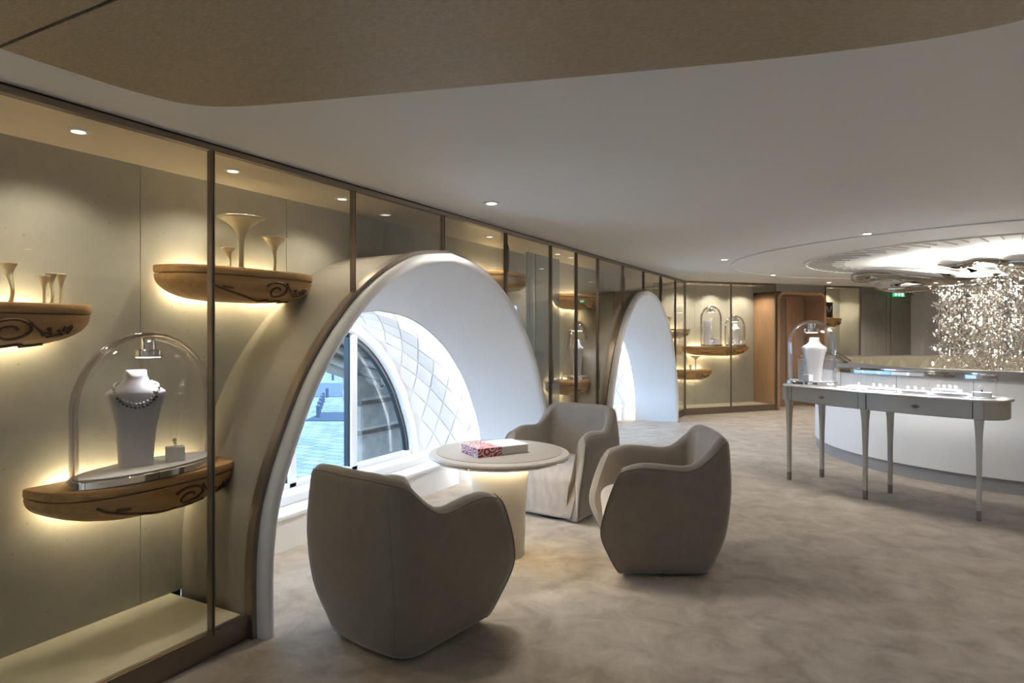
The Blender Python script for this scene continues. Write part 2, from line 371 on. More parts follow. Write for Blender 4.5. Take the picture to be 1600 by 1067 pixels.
def make_window(idx, cy, label):
    t = thing('window_%d' % idx, label, 'window', (0,0,0), kind='structure')
    hw, ap = 1.30, 1.72
    def closed(name, rows, mat): return obj(name, loft([section(x,h,a,cy) for x,h,a in rows]+[section(*rows[0],cy)], False, False), mat, t, auto=.7)
    closed('window_frame', [(-1.19,1.305,1.73),(-1.19,1.225,1.645),(-1.21,1.21,1.63),(-1.29,1.21,1.63),(-1.29,1.305,1.73)], 'plaster')
    closed('gasket', [(-1.235,1.215,1.635),(-1.235,1.175,1.585),(-1.285,1.175,1.585),(-1.285,1.215,1.635)], 'black')
    g = .036
    for m in (-.36,.36):
        zt = min(zlow(cy+m,cy,1.21,1.63), 1.62)
        obj('mullion', box(-1.285,-1.20,cy+m-g,cy+m+g,.335,zt), 'plaster', t, bevel=.004)
        obj('mullion_gasket', box(-1.28,-1.225,cy+m-g-.016,cy+m-g,.34,zt), 'black', t)
    obj('bottom_rail', box(-1.285,-1.20,cy-1.2,cy+1.2,.335,.372), 'plaster', t, bevel=.004)
    for a,b in ((-1.19,-.39),(-.33,.33),(.39,1.19)):
        n = 14; V=[]; F=[]
        for k in range(n+1):
            y = cy+a+(b-a)*k/n; zt = max(.38, zlow(y,cy,1.2,1.62)-.005)
            for x in (-1.25,-1.256): V += [(x,y,.365),(x,y,zt)]
        for k in range(n):
            i = 4*k; F += [(i,i+4,i+5,i+1),(i+2,i+3,i+7,i+6),(i+1,i+5,i+7,i+3)]
        obj('pane', (V,F), 'winglass', t)
    # slim LED profile hidden in the reveal above the bench
    return t
make_window(1, A1, 'arched window with white mullions looking down on the blue plaza')
make_window(2, A2, 'arched window deep inside the far niche')

# ------------------------------------------------------------------ outside
tag(obj('plaza_paving', box(-260,-3,-150,330,-5.7,-5.5), 'paving'), 'pale blue paved plaza far below the window', 'paving', kind='structure')
def dist(px, py):   # a ground point of the plaza seen through the window
    D = 7.1*1000/(py-515); return cw((px-800)/1000*D, D)
x,y = dist(505,608.4)
t = tag(obj('plaza_road', xf(box(-8.5,8.5,-90,90,0,.06), (x,y,-5.5), -1.08), 'asphalt'), 'darker stone road crossing the plaza', 'road', kind='structure')
bl = None
for i,(px,py) in enumerate([(497,652),(499,645),(501,639),(503,634),(505,629),(511,621),(520,594)]):
    x,y = dist(px,py)
    if bl is None:
        bl = thing('bollard', '', 'bollard', (x,y,-5.5)); obj('post', lathe([(.16,0),(.16,.8),(.17,.84),(.17,.9)],12), 'bollard', bl); obj('cap', lathe([(.17,0),(.15,.08),(.08,.14),(.01,.15)],12,(0,0,.9)), 'bollard', bl); o = bl
    else: o = copy_tree(bl); o.location = (x,y,-5.5)
    if i < 6: tag(o, ['nearest and lowest','second','third','fourth','fifth','farthest'][i]+' dark iron bollard in the short row on the plaza', 'bollard', 'bollards in a row on the plaza')
    else:
        tag(o, 'single dark bollard at the edge of the plaza road', 'bollard'); del o['group']
x,y = dist(527,651)
tag(obj('grate_slab', xf(box(-2.6,2.6,-1.9,1.9,0,.05),(x,y,-5.5),-1.08), 'roadmark'), 'dark rectangular slab set in the plaza paving', 'slab')
# stone window surround outside
t = thing('stone_jamb', 'rusticated limestone jamb outside the window, right of the mullion', 'stonework', (0,0,0))
for k,(z0,z1,yl) in enumerate([(-.6,.53,5.01),(.565,.835,4.99),(.87,1.14,4.90),(1.17,1.75,4.86)]):
    obj('block', box(-1.80,-1.62,yl,6.6,z0,z1), 'stone', t, bevel=.035, seg=2)
obj('joint_core', box(-1.78,-1.66,5.05,6.6,-.6,1.75), 'stone', t)
t = thing('stone_cornice', 'carved limestone cornice sloping across the top of the window outside', 'stonework', (0,0,0))
ca, cb = Vector((-2.0,4.45,1.40)), Vector((-1.60,5.25,1.07))
for k,(dz,dx,r) in enumerate(((.50,.0,.07),(.58,.05,.05),(.66,.0,.06),(.74,.06,.045))):
    P = [tuple(ca.lerp(cb,q)+Vector((dx,0,(dz-.5)*(1-.5*q)-.03*math.sin(q*PI)))) for q in [i/12 for i in range(13)]]
    obj('moulding', tube(P, r, 10), 'stone', t, True)
    e = Vector(P[-1]); obj('volute', tube([tuple(e+Vector((.03+.0*a, .07*math.cos(a)*(1-a/12), -.03+.07*math.sin(a)*(1-a/12)))) for a in [i*.5 for i in range(18)]], .016, 6), 'stone', t, True)
obj('soffit', ([(-1.56,4.3,1.66),(-2.2,4.3,1.66),(-2.0,5.6,1.16),(-1.56,5.6,1.16),(-1.56,4.3,2.2),(-2.2,4.3,2.2),(-2.0,5.6,2.2),(-1.56,5.6,2.2)],[(0,1,2,3),(7,6,5,4),(0,4,5,1),(1,5,6,2),(2,6,7,3),(3,7,4,0)]), 'stone', t)

# ------------------------------------------------------------------ glazed display cabinets
CF, CT = .107, 2.492          # cabinet floor and ceiling heights
def wall_slab(y0, y1, x0, x1, z0, z1, ar=None, n=None):
    """slab between y0..y1 whose lower edge follows an arch"""
    ar = ar or []
    ys = {y0, y1}
    for cy,hw,ap in ar:
        for u,v in HALF:
            for sgn in (-1,1):
                yy = cy+sgn*hw*u
                if y0 < yy < y1: ys.add(yy)
        for e in (cy-hw*.9985, cy+hw*.9985, cy-hw*1.004, cy+hw*1.004):
            if y0 < e < y1: ys.add(e)
    ys = sorted(ys); V=[]; F=[]
    for y in ys:
        zl = max([z0]+[zlow(y,*a) for a in ar])
        V += [(x0,y,zl),(x0,y,z1),(x1,y,zl),(x1,y,z1)]
    m = len(ys)
    for k in range(m-1):
        i = 4*k; F += [(i,i+4,i+5,i+1),(i+2,i+3,i+7,i+6),(i+1,i+5,i+7,i+3),(i,i+2,i+6,i+4)]
    F += [(0,1,3,2),(4*m-4,4*m-2,4*m-1,4*m-3)]
    return V,F
HANDLES = [(5.078,2.24),(6.053,1.17),(8.407,2.2),(10.366,2.3),(7.439,1.0)]
def cabinet(label, loc, rz, y0, y1, mulls, back, archs=(), plinths=None, ends=(True,True), lights=(), frost=None, depth=.65, ext=0, se=1):
    t = thing('display_cabinet', label, 'cabinet', loc, rz)
    ga = [(c,1.78,2.2) for c in archs]; ba = [(c,1.70,2.185) for c in archs]
    obj('top_rail', box(-.03,.012,y0,y1,2.472,2.4995), 'bronze', t)
    obj('top_shadow_gap', box(-.03,.004,y0,y1,2.4995,2.5099), 'darkgap', t)
    obj('cabinet_ceiling', box(-depth-.02,-.03,y0,y1,CT,2.5095), 'cream_c', t)
    ms = [y0]+list(mulls)+[y1]
    for a,b in zip(ms, ms[1:]):
        if b-a > .1: obj('glass_pane', wall_slab(a+.012,b-.012,-.010,.0,CF+.02,2.474,ga), 'glass', t)
    for m in mulls:
        zl = max([CF]+[zlow(m,*a) for a in ga])
        obj('mullion', box(-.02,.014,m-.0095,m+.0095,zl,2.474), 'bronze', t)
        obj('mullion_groove', box(.013,.0155,m-.0025,m+.0025,zl,2.474), 'darkgap', t)
    for m,hz in HANDLES:
        if m in mulls: obj('handle', loft([[(.016+.014*r_*math.cos(q)+.006, m+.016*r_*math.sin(q), hz+dz) for q in [2*PI*i/10 for i in range(10)]] for r_,dz in ((.1,-.13),(.7,-.09),(1,0),(.7,.09),(.1,.13))]), 'doorf', t, True)
    bs = [y0]+[b for b in back if y0 < b < y1]+[y1]
    for a,b in zip(bs, bs[1:]):
        obj('back_panel', wall_slab(a+.002,b-.002,-depth-.02,-depth,CF,CT,ba), 'panel', t)
    if ext: obj('back_panel', box(-depth-.02,-depth,y0-ext,y0,CF,CT), 'panel', t)
    obj('backing', wall_slab(y0-ext,y1,-depth-.04,-depth-.02,0,2.51,ba), 'darkgap', t)
    for a,b in plinths:
        obj('plinth', box(-.03,.0,a,b,.0,CF-.022), 'bronze', t)
        obj('bottom_rail', box(-.03,.012,a,b,CF-.018,CF+.02), 'bronze', t)
        obj('plinth_gap', box(-.03,-.004,a,b,CF-.022,CF-.018), 'darkgap', t)
        obj('floor_board', box(-depth,-.03,a,b,CF-.03,CF), 'cream', t)
    if ends[0]: obj('end_panel', box(-depth,-.02,y0,y0+.02,CF,CT), 'panel', t)
    if ends[1]: obj('end_panel', box(-depth,-.02,y1-.02,y1,CF,CT), 'panel', t)
    if frost: obj('frosted_panel', box(-.2,-.185,frost[0],frost[1],CF,2.40), 'frost', t)
    for y in lights:
        l = obj('cabinet_spot', lathe([(.045,0),(.05,.004),(.05,.01)],20,(-.30,y,CT-.006)), 'plaster', t); 
        obj('spot_lens', lathe([(.028,0),(.028,.003)],16,(-.30,y,CT-.008)), 'lensd', l)
        light('SPOT','cabinet_spot_lamp', 16*K_CAB*se, (-.30,y,CT-.02), t, (1,.90,.70), .04, 2.3)
    return t
M['cream_c'] = pbr('cabinet ceiling board', (.80,.70,.56), .35)
tall = 1.0
cabinet('long glazed wall cabinet on the left, running over the near arch', (0,0,0), 0, -.93, 6.053,
        [.07,1.07,2.07,3.076,4.07,5.078], [.1,1.1,2.12,3.135,4.15,5.2], [A1], [(-.93,A1-1.775),(A1+1.775,6.053)], (True,False), [.6,1.62,2.43,3.3,5.3], (5.87,6.03))
cabinet('glazed wall cabinet running over the far arch to the corner', (0,0,0), 0, 6.053, 12.03,
        [6.053,6.747,7.439,8.407,9.387,10.366,11.346], [6.9,7.9,9.4,10.9,11.5], [A2], [(6.053,A2-1.775),(A2+1.775,12.03)], (False,False), [6.9,7.3,11.6], (6.075,6.70))
obj('back_panel', box(-.67,-.65,12.03,12.7,0,2.505), 'panel', [o for o in bpy.data.objects if o.name == 'display_cabinet.001'][0])
cabinet('far angled glazed cabinet between the corner and the wooden portal', (0,12.05,0), FA, 0.0, 2.17,
        [.012,1.07,2.158], [.7,1.5], [], [(0,2.17)], (False,False), [.3,1.07,1.8], None, .62, .25, 2.6)
cabinet('small glazed cabinet at the back, right of the wooden portal', (0,12.05,0), FA, 3.46, 4.44,
        [3.47,4.43], [3.95], [], [(3.46,4.44)], (True,True), [3.95], None, .5, 0, 2.2)

# ------------------------------------------------------------------ floating shelves
def hull(L, d, tt):
    sc_ = .34 + .66*math.sqrt(max(0,1-tt*tt)); zz = -.05 - .14*tt**.9
    out = []; n = 36
    for i in range(n+1):
        a = PI*i/n; ca, sa = math.cos(a), math.sin(a)
        out.append((d*(.52+.48*sc_)*abs(sa)**.62, L/2*sc_*(1 if ca>0 else -1)*abs(ca)**.62, zz))
    return out
def shelf(label, loc, rz, L, d=.36, carve=0, group=None):
    """local origin: back edge centre at the top surface; +x into the room"""
    t = thing('floating_shelf', label, 'shelf', loc, rz, group)
    top = [(x,y) for x,y,z in hull(L,d,0)]
    obj('shelf_top', prism(top, -.046, 0), 'woods', t, bevel=.012, auto=.6)
    body = obj('hull', loft([[(x*.985,y*.985,z) for x,y,z in hull(L,d,k/10)] for k in range(11)]), 'woods', t, auto=.6)
    def hp(u, v, off=.004):   # u along length 0..1, v down 0..1
        sc_ = .34 + .66*math.sqrt(max(0,1-v*v)); q = max(-1,min(1,2*u-1)); sa = math.sqrt(max(0,1-abs(q)**(2/.62)))
        p = Vector((d*(.52+.48*sc_)*sa**.62*.985, L/2*sc_*q*.985, -.05-.14*v**.9))
        return p + Vector((off,0,-off*.4))
    def spiral(cu, cv, ru, rv, turns, a0, sg=1):
        return [tuple(hp(cu+sg*ru*(1-.75*k/24)*math.cos(a0+turns*2*PI*k/24), min(max(cv+rv*(1-.75*k/24)*math.sin(a0+turns*2*PI*k/24),.03),.97))) for k in range(25)]
    rr = .0065
    def cv(path, r=rr): obj('carving', tube(path, r, 6), 'woodd', body, True)
    if carve:
        cv(spiral(.60,.48,.10,.40,1.35,3.6))
        cv([tuple(hp(.66+.10*k/8, .12+.5*(k/8)**.7)) for k in range(9)])
        cv([tuple(hp(.80+.05*math.sin(k/2), .45+.03*k)) for k in range(8)])
        cv([tuple(hp(.82+.006*k, .30+.12*math.sin(k*.9)+.02*k)) for k in range(9)])
        cv([tuple(hp(.14+.30*k/12, .22+.72*(k/12)**.6)) for k in range(13)])
        cv([tuple(hp(.21+.02*k, .40+.015*k)) for k in range(4)])
        cv([tuple(hp(.45+.45*k/14, .93+.04*math.sin(k*1.3))) for k in range(15)])
        for a,b in ((.755,.40),(.77,.52),(.745,.55)):
            obj('carved_bud', xf(lathe([(.004,-.008),(.011,-.004),(.011,.004),(.004,.008)],8), tuple(hp(a,b))), 'woodd', body, True)
    obj('bracket', box(-.055,.02,-.12,.12,-.12,-.05), 'darkgap', t)
    obj('led_strip', box(-.014,-.002,-L*.36,L*.36,-.125,-.085), 'led', t)
    obj('led_strip', box(-.012,-.002,-L*.36,L*.36,-.045,-.032), 'led2', t)
    return t
BX = -.595
shelf('carved wooden boat shelf at the far left edge, holding four tall goblet vases', (BX,1.27,1.715), 0, 1.0, .31, 1)
shelf('carved wooden boat shelf high behind the mullion, holding three trumpet vases', (BX,2.66,1.955), 0, 1.02, .30, 1)
shelf('carved wooden boat shelf low on the left, carrying the large bell jar', (BX,2.03,.872), 0, 1.0, .38, 1)
shelf('wooden boat shelf half hidden above the right shoulder of the near arch', (BX,5.85,2.19), 0, .8, .34, 0)
shelf('wooden boat shelf high up just left of the far arch', (BX,7.95,2.06), 0, 1.1, .34, 1)
shelf('wooden boat shelf low left of the far arch, under a bell jar', (BX,7.72,.96), 0, 1.1, .38, 1)
FB = -.565
def farp(y, x): return far(y, x)
def fshelf(label, y, z, L, carve=1, x=FB): p = far(y,x); return shelf(label, (p[0],p[1],z), FA, L, .32, carve)
fshelf('upper wooden boat shelf in the room corner, left of the far bell jars', -.02, 1.62, .9)
fshelf('wooden boat shelf carrying two bell jars beside the portal', 1.11, 1.275, 1.55)
fshelf('lowest wooden boat shelf in the far cabinet, with small ivory stand', .42, .82, 1.08)
fshelf('short wooden boat shelf right of the portal under a dark picture', 3.86, 1.85, .66, 1, -.445)

# ------------------------------------------------------------------ vases
def vase(label, loc, h, R, wav=0, r0=.012, group=None, flare=2.6, base=None):
    n = 22; secs = []; m = 20
    for k in range(n+1):
        s = k/n; r = r0 + (R-r0)*max(0,(s-.25)/.75)**flare if s > .25 else r0
        if s < .08: r = max(r, (base or r0*1.3)*(1-s*3))
        ox = wav*math.sin(s*PI*1.7)*(1 if s < .9 else 1); tilt = .12*R*max(0,s-.7)/.3
        secs.append([(r*math.cos(2*PI*i/m)+ox, r*math.sin(2*PI*i/m), h*s - tilt*math.sin(2*PI*i/m)*0) for i in range(m)])
    ins = []
    for k in range(n,n//2,-1):
        s = k/n; r = max(.003, r0 + (R-r0)*max(0,(s-.25)/.75)**flare - .004); ox = wav*math.sin(s*PI*1.7)
        ins.append([(r*math.cos(2*PI*i/m)+ox, r*math.sin(2*PI*i/m), h*s+(.002 if k==n else .006)) for i in range(m)])
    t = tag(obj('trumpet_vase', loft(secs+ins), 'vase', None, True), label, 'vase', group); t.location = loc; return t
vase('small ivory trumpet vase, the shortest of three on the upper shelf', (-.42,2.50,1.957), .115, .042, .012, .005)
vase('tallest ivory trumpet vase with a wide flat bowl', (-.41,2.575,1.957), .30, .135, 0, .014, flare=4)
vase('medium ivory trumpet vase near the right end of the upper shelf', (-.42,2.83,1.957), .215, .08, .006, .009, flare=3.4)
vase('wavy stemmed ivory goblet vase standing alone at the left edge', (-.44,1.42,1.717), .17, .032, .018, .008)
for k,(dy,hh) in enumerate(((1.555,.125),(1.59,.14),(1.635,.14))):
    vase(['shortest slim ivory goblet in the cluster of three at far left','middle slim ivory goblet in the cluster of three at far left','right slim ivory goblet in the cluster of three at far left'][k], (-.45-.01*k,dy,1.717), hh, .024, .008*(k==1), .006)
p = far(.55,-.4); vase('wide shallow ivory stand on the lowest far shelf', (*p,.822), .26, .12, 0, .012, flare=6)
p = far(.40,-.36); vase('tiny ivory cup beside the wide stand on the lowest far shelf', (*p,.822), .09, .03, 0, .02, flare=1.2)
p = far(-.05,-.4); vase('slim ivory cup on the upper corner shelf', (*p,1.622), .22, .05, 0, .01)

# ------------------------------------------------------------------ bell jars, busts, jewels
def jar(label, loc, rz, a, b, h, lamp=6.0, spotc=(.86,.88,1)):
    t = thing('bell_jar', label, 'bell jar', loc, rz)
    N = 44
    def oval(sa, sb, z): return [(sa*math.cos(2*PI*i/N), sb*math.sin(2*PI*i/N), z) for i in range(N)]
    obj('base', loft([oval(a+.012,b+.012,0),oval(a+.018,b+.018,.004),oval(a+.018,b+.018,.034),oval(a+.012,b+.012,.038)]), 'chrome', t, auto=.6)
    obj('base_pad', loft([oval(a-.006,b-.006,.037),oval(a-.006,b-.006,.043)]), 'white', t, auto=.6)
    hs = h - a*.95; S = [oval(a,b,.038), oval(a,b,.038+(hs-.038)*.5), oval(a,b,hs)]
    for k in range(1,10):
        q = k/10*PI/2; S.append(oval(a*math.cos(q), b*math.cos(q)**.8, hs+(h-hs)*math.sin(q)))
    S.append(oval(a*.03,b*.03,h))
    obj('glass_dome', loft(S, True, False), 'jar', t, True)
    P = [(-a,0,.04),(-a,0,.2)] + [(-a*math.cos(q),0,hs+(h-hs)*math.sin(q)) for q in [PI*k/28 for k in range(29)]] + [(a,0,.2),(a,0,.04)]
    obj('glass_edge', tube([(x,-.013,z) for x,y,z in P], .013, 8), 'acryl', t, True)
    obj('glass_edge', tube([(x,.013,z) for x,y,z in P], .012, 8), 'acryl', t, True)
    lm = obj('lamp_cap', lathe([(.036,0),(.036,.05),(.03,.055)],24,(0,0,h-.075)), 'chrome', t, auto=.6)
    obj('lamp_ring', lathe([(.07,0),(.073,.004),(.073,.034),(.07,.038)],28,(0,0,h-.115)), 'chrome', t, auto=.6)
    obj('lamp_lens', lathe([(.055,0),(.055,.003)],24,(0,0,h-.118)), 'lens', t)
    light('SPOT','jar_lamp', lamp*.45, (0,-.03,h-.13), t, spotc, .05, 1.7, blend=.8, rot=(-.10,0,0))
    return t
def bust(label, loc, rz, s=1, mat='bust'):
    t = thing('necklace_bust', label, 'bust', loc, rz)
    rows = [(.0,.078,.045,0),(.10,.083,.044,0),(.20,.094,.044,.002),(.30,.116,.046,.006),(.35,.132,.05,.008),(.374,.137,.051,.008),(.384,.132,.05,.006),(.397,.112,.049,.002),(.413,.084,.046,-.004),(.435,.062,.042,-.010),(.46,.052,.039,-.012),(.485,.050,.038,-.012),(.492,.047,.036,-.012)]
    S = []
    for z,hx,hy,oy in rows:
        ring = []
        for i in range(32):
            a = 2*PI*i/32; ca,sa = math.cos(a),math.sin(a); e = .55 if z < .38 else .8
            px = hx*math.copysign(abs(ca)**e,ca); py = hy*math.copysign(abs(sa)**.8,sa)
            zz = z - (.030*max(0,-sa)**3 if z > .48 else .012*max(0,-sa)**3 if z > .45 else 0)
            ring.append((s*px, s*(py - oy), s*zz))
        S.append(ring)
    obj('torso', loft(S), mat, t, auto=1.0)
    return t
def necklace(label, loc, rz, s, n=34):
    t = thing('pearl_necklace', label, 'necklace', loc, rz)
    sp = lathe([(.001,-.0085),(.006,-.006),(.0085,0),(.006,.006),(.001,.0085)], 10)
    src = None
    for k in range(n):
        a = 2*PI*k/n; f = -math.sin(a)            # f>0 : front
        x = .098*math.cos(a); y = -.004 - .055*f**.6 if f > 0 else -.004+.045*(-f)
        z = .410 - .088*max(0,f)**1.3 + .025*max(0,-f)
        for row in ((0,0,0),) if f < 0 else ((0,0,0),(.0,-.004,-.016)):
            m = 'pearl' if row[2] == 0 else 'pearld'
            o = obj('pearl', sp, m, t, True) if src is None or src.get(m) is None else None
            if src is None: src = {}
            if o is None: o = src[m].copy(); link(o, t)
            else: src[m] = o
            o.location = (s*(x*1.02+row[0]), s*(y+row[1]-.006), s*(z+row[2])); o.scale = (s,s,s)
    fl = obj('clasp', join(*[xf(lathe([(.001,-.007),(.009,0),(.001,.007)],6), (s*(.082+.012*math.cos(q)), s*-.052, s*(.372+.012*math.sin(q)))) for q in [2*PI*i/6 for i in range(6)]]), 'gem', t)
    return t
def giftbox(label, loc, rz, sx, sy, h, ring=True, name='display_block', mat='white'):
    t = tag(obj(name, box(-sx/2,sx/2,-sy/2,sy/2,0,h), mat, None, bevel=.003), label, 'display block'); t.location = loc; t.rotation_euler = (0,0,rz)
    return t
def ring(label, loc, s=1, cat='ring'):
    t = thing('diamond_ring', label, cat, loc)
    obj('band', tube([(0.010*s*math.cos(q),0,.0115*s+.010*s*math.sin(q)) for q in [2*PI*i/16 for i in range(16)]], .0018*s, 6, True), 'chrome', t, True)
    for i in range(7):
        q = 2*PI*i/6; r = .011*s if i < 6 else 0
        obj('stone', xf(lathe([(.001,-.004),(.006,0),(.004,.003)],6), (r*math.cos(q), -.004*s, .030*s+r*math.sin(q)), 0, s), 'gem', t)
    return t
sh = .872
JL = (-.40,2.005,sh)
jar('large bell jar with oval chrome base on the low left shelf', JL, PI/2+.10, .375, .165, .705, 5)
pz = sh+.043
bl_ = (-.42,1.955,pz)
brz = PI/2-.45
bust('white necklace bust in the large bell jar', bl_, brz, .98)
necklace('grey pearl necklace with flower clasp around the large bust', bl_, brz, .98)
giftbox('small white block right of the large bust', (-.36,2.125,pz), brz, .085, .06, .075)
ring('flower shaped diamond ring on the small white block', (-.36,2.125,pz+.075), 1.0)

p = (-.40,7.78,.96); jar('bell jar on the low shelf beside the far arch', p, PI/2, .30, .15, .74, 5)
bust('white bust in the bell jar beside the far arch', (p[0],p[1]-.03,p[2]+.043), PI/2, .95)
giftbox('small white block in the bell jar beside the far arch', (p[0]+.05,p[1]+.17,p[2]+.043), PI/2, .08,.06,.09)
# far jars
p = far(.92,-.40); jar('taller bell jar on the shelf beside the portal', (*p,1.275), FA+PI/2, .235, .14, .78, 5)
q = far(.85,-.43); t = giftbox('tall white tapered stand inside the taller far bell jar', (*q,1.318), FA+PI/2, .17,.04,.46, mat='white')
q = far(.92,-.36); giftbox('small grey block inside the taller far bell jar', (*q,1.318), FA+PI/2, .09,.05,.12, mat='bust')
q = far(1.05,-.38); giftbox('low white block at the right in the taller far bell jar', (*q,1.318), FA+PI/2, .08,.05,.09)
p = far(1.50,-.40); jar('lower bell jar on the shelf beside the portal', (*p,1.275), FA+PI/2, .235, .14, .60, 5)
bust('white bust inside the lower far bell jar', (*far(1.53,-.42),1.318), FA+PI/2, .80, 'white')
giftbox('grey block left of the bust in the lower far bell jar', (*far(1.38,-.38),1.318), FA+PI/2, .09,.05,.13, mat='bust')
giftbox('low white block right of the bust in the lower far bell jar', (*far(1.66,-.36),1.318), FA+PI/2, .09,.06,.06)
# dark picture on the back shelf
t = thing('framed_picture', 'black framed picture of pale wings on the back shelf', 'picture', (*far(3.88,-.30),1.852), FA+PI/2)
obj('frame', box(-.11,.11,-.012,.012,0,.33), 'black', t, bevel=.006)
for sg in (-1,1):
    obj('wing_print', prism([(0,0),(sg*.03,.02),(sg*.075,.10),(sg*.085,.16),(sg*.04,.12),(sg*.01,.05)],0,.002), 'plinth', t, loc=(0,-.013,.11), rot=(PI/2,0,0))

# ------------------------------------------------------------------ wooden portal and doors
t = thing('trim_3', 'rounded oak portal frame beside the far cabinet', 'portal', (0,12.05,0), FA, kind='structure')
def uarch(y0,y1,zt,r,x):
    P = [(x,y0,0)]
    P += [(x,y0+r-r*math.cos(a),zt-r+r*math.sin(a)) for a in [PI/2*k/8 for k in range(9)]]
    P += [(x,y1-r+r*math.sin(a),zt-r+r*math.cos(a)) for a in [PI/2*k/8 for k in range(9)]]
    return P + [(x,y1,0)]
o_, i_ = (2.18,3.45,2.36,.17), (2.235,3.395,2.305,.13)
obj('portal_frame', loft([uarch(*o_,-.66),uarch(*o_,.04),uarch(*i_,.04),uarch(*i_,-.45)], False, False), 'woodp', t, auto=.6)
obj('overhead_panel', box(-.66,-.0,2.18,3.45,2.362,2.509), 'shell', t)
t = thing('door_1', 'brown oak door set back inside the portal', 'door', (0,12.05,0), FA, kind='structure')
obj('door_leaf', box(-.46,-.42,2.24,2.84,.0,2.30), 'woodr', t, bevel=.01)
obj('door_leaf', box(-.52,-.48,2.80,3.42,.0,2.33), 'woodp', t)
obj('door_edge', tube([(x,y,z) for x,y,z in uarch(2.24,2.845,2.26,.12,-.41)], .014, 6), 'woodp', t, True)
obj('lock', box(-.42,-.41,2.42,2.47,1.0,1.08), 'satin', t, bevel=.003)
t = thing('door_2', 'grey double door with slim frame at the back', 'door', (0,12.05,0), FA, kind='structure')
obj('door_frame', join(box(-.10,.02,4.44,4.56,0,2.51),box(-.10,.02,4.44,6.05,2.36,2.375),box(-.12,-.04,4.56,6.05,2.375,2.51)), 'doorf', t)
obj('door_leaf', box(-.10,-.06,4.57,5.40,0,2.36), 'doorg', t); obj('door_leaf', box(-.10,-.06,5.42,6.04,0,2.36), 'doorg', t)
obj('door_seam', box(-.11,-.075,5.395,5.425,0,2.36), 'darkgap', t); obj('stile', box(-.065,-.05,5.28,5.33,0,2.36), 'doorf', t)
t = thing('exit_sign', 'small green emergency exit sign above the grey door', 'exit sign', (*far(5.42,.12),2.31), FA+PI/2)
obj('sign_case', box(-.17,.17,-.012,.012,0,.095), 'exitg', t, bevel=.004)
obj('hanger', box(-.14,.14,-.006,.006,.095,.1995), 'chrome', t)
# running man, arrow and door pictograms, built as flat pieces
pr = lambda poly: obj('pictogram', prism(poly,0,.002), 'exitw', t, loc=(0,-.013,0), rot=(PI/2,0,0))
pr([(-.012,.02),(.012,.02),(.012,.045),(.03,.045),(0,.078),(-.03,.045),(-.012,.045)])
pr([(.07,.015),(.12,.015),(.12,.08),(.07,.08)]); pr([(-.12,.02),(-.09,.02),(-.07,.05),(-.10,.08),(-.125,.05)])

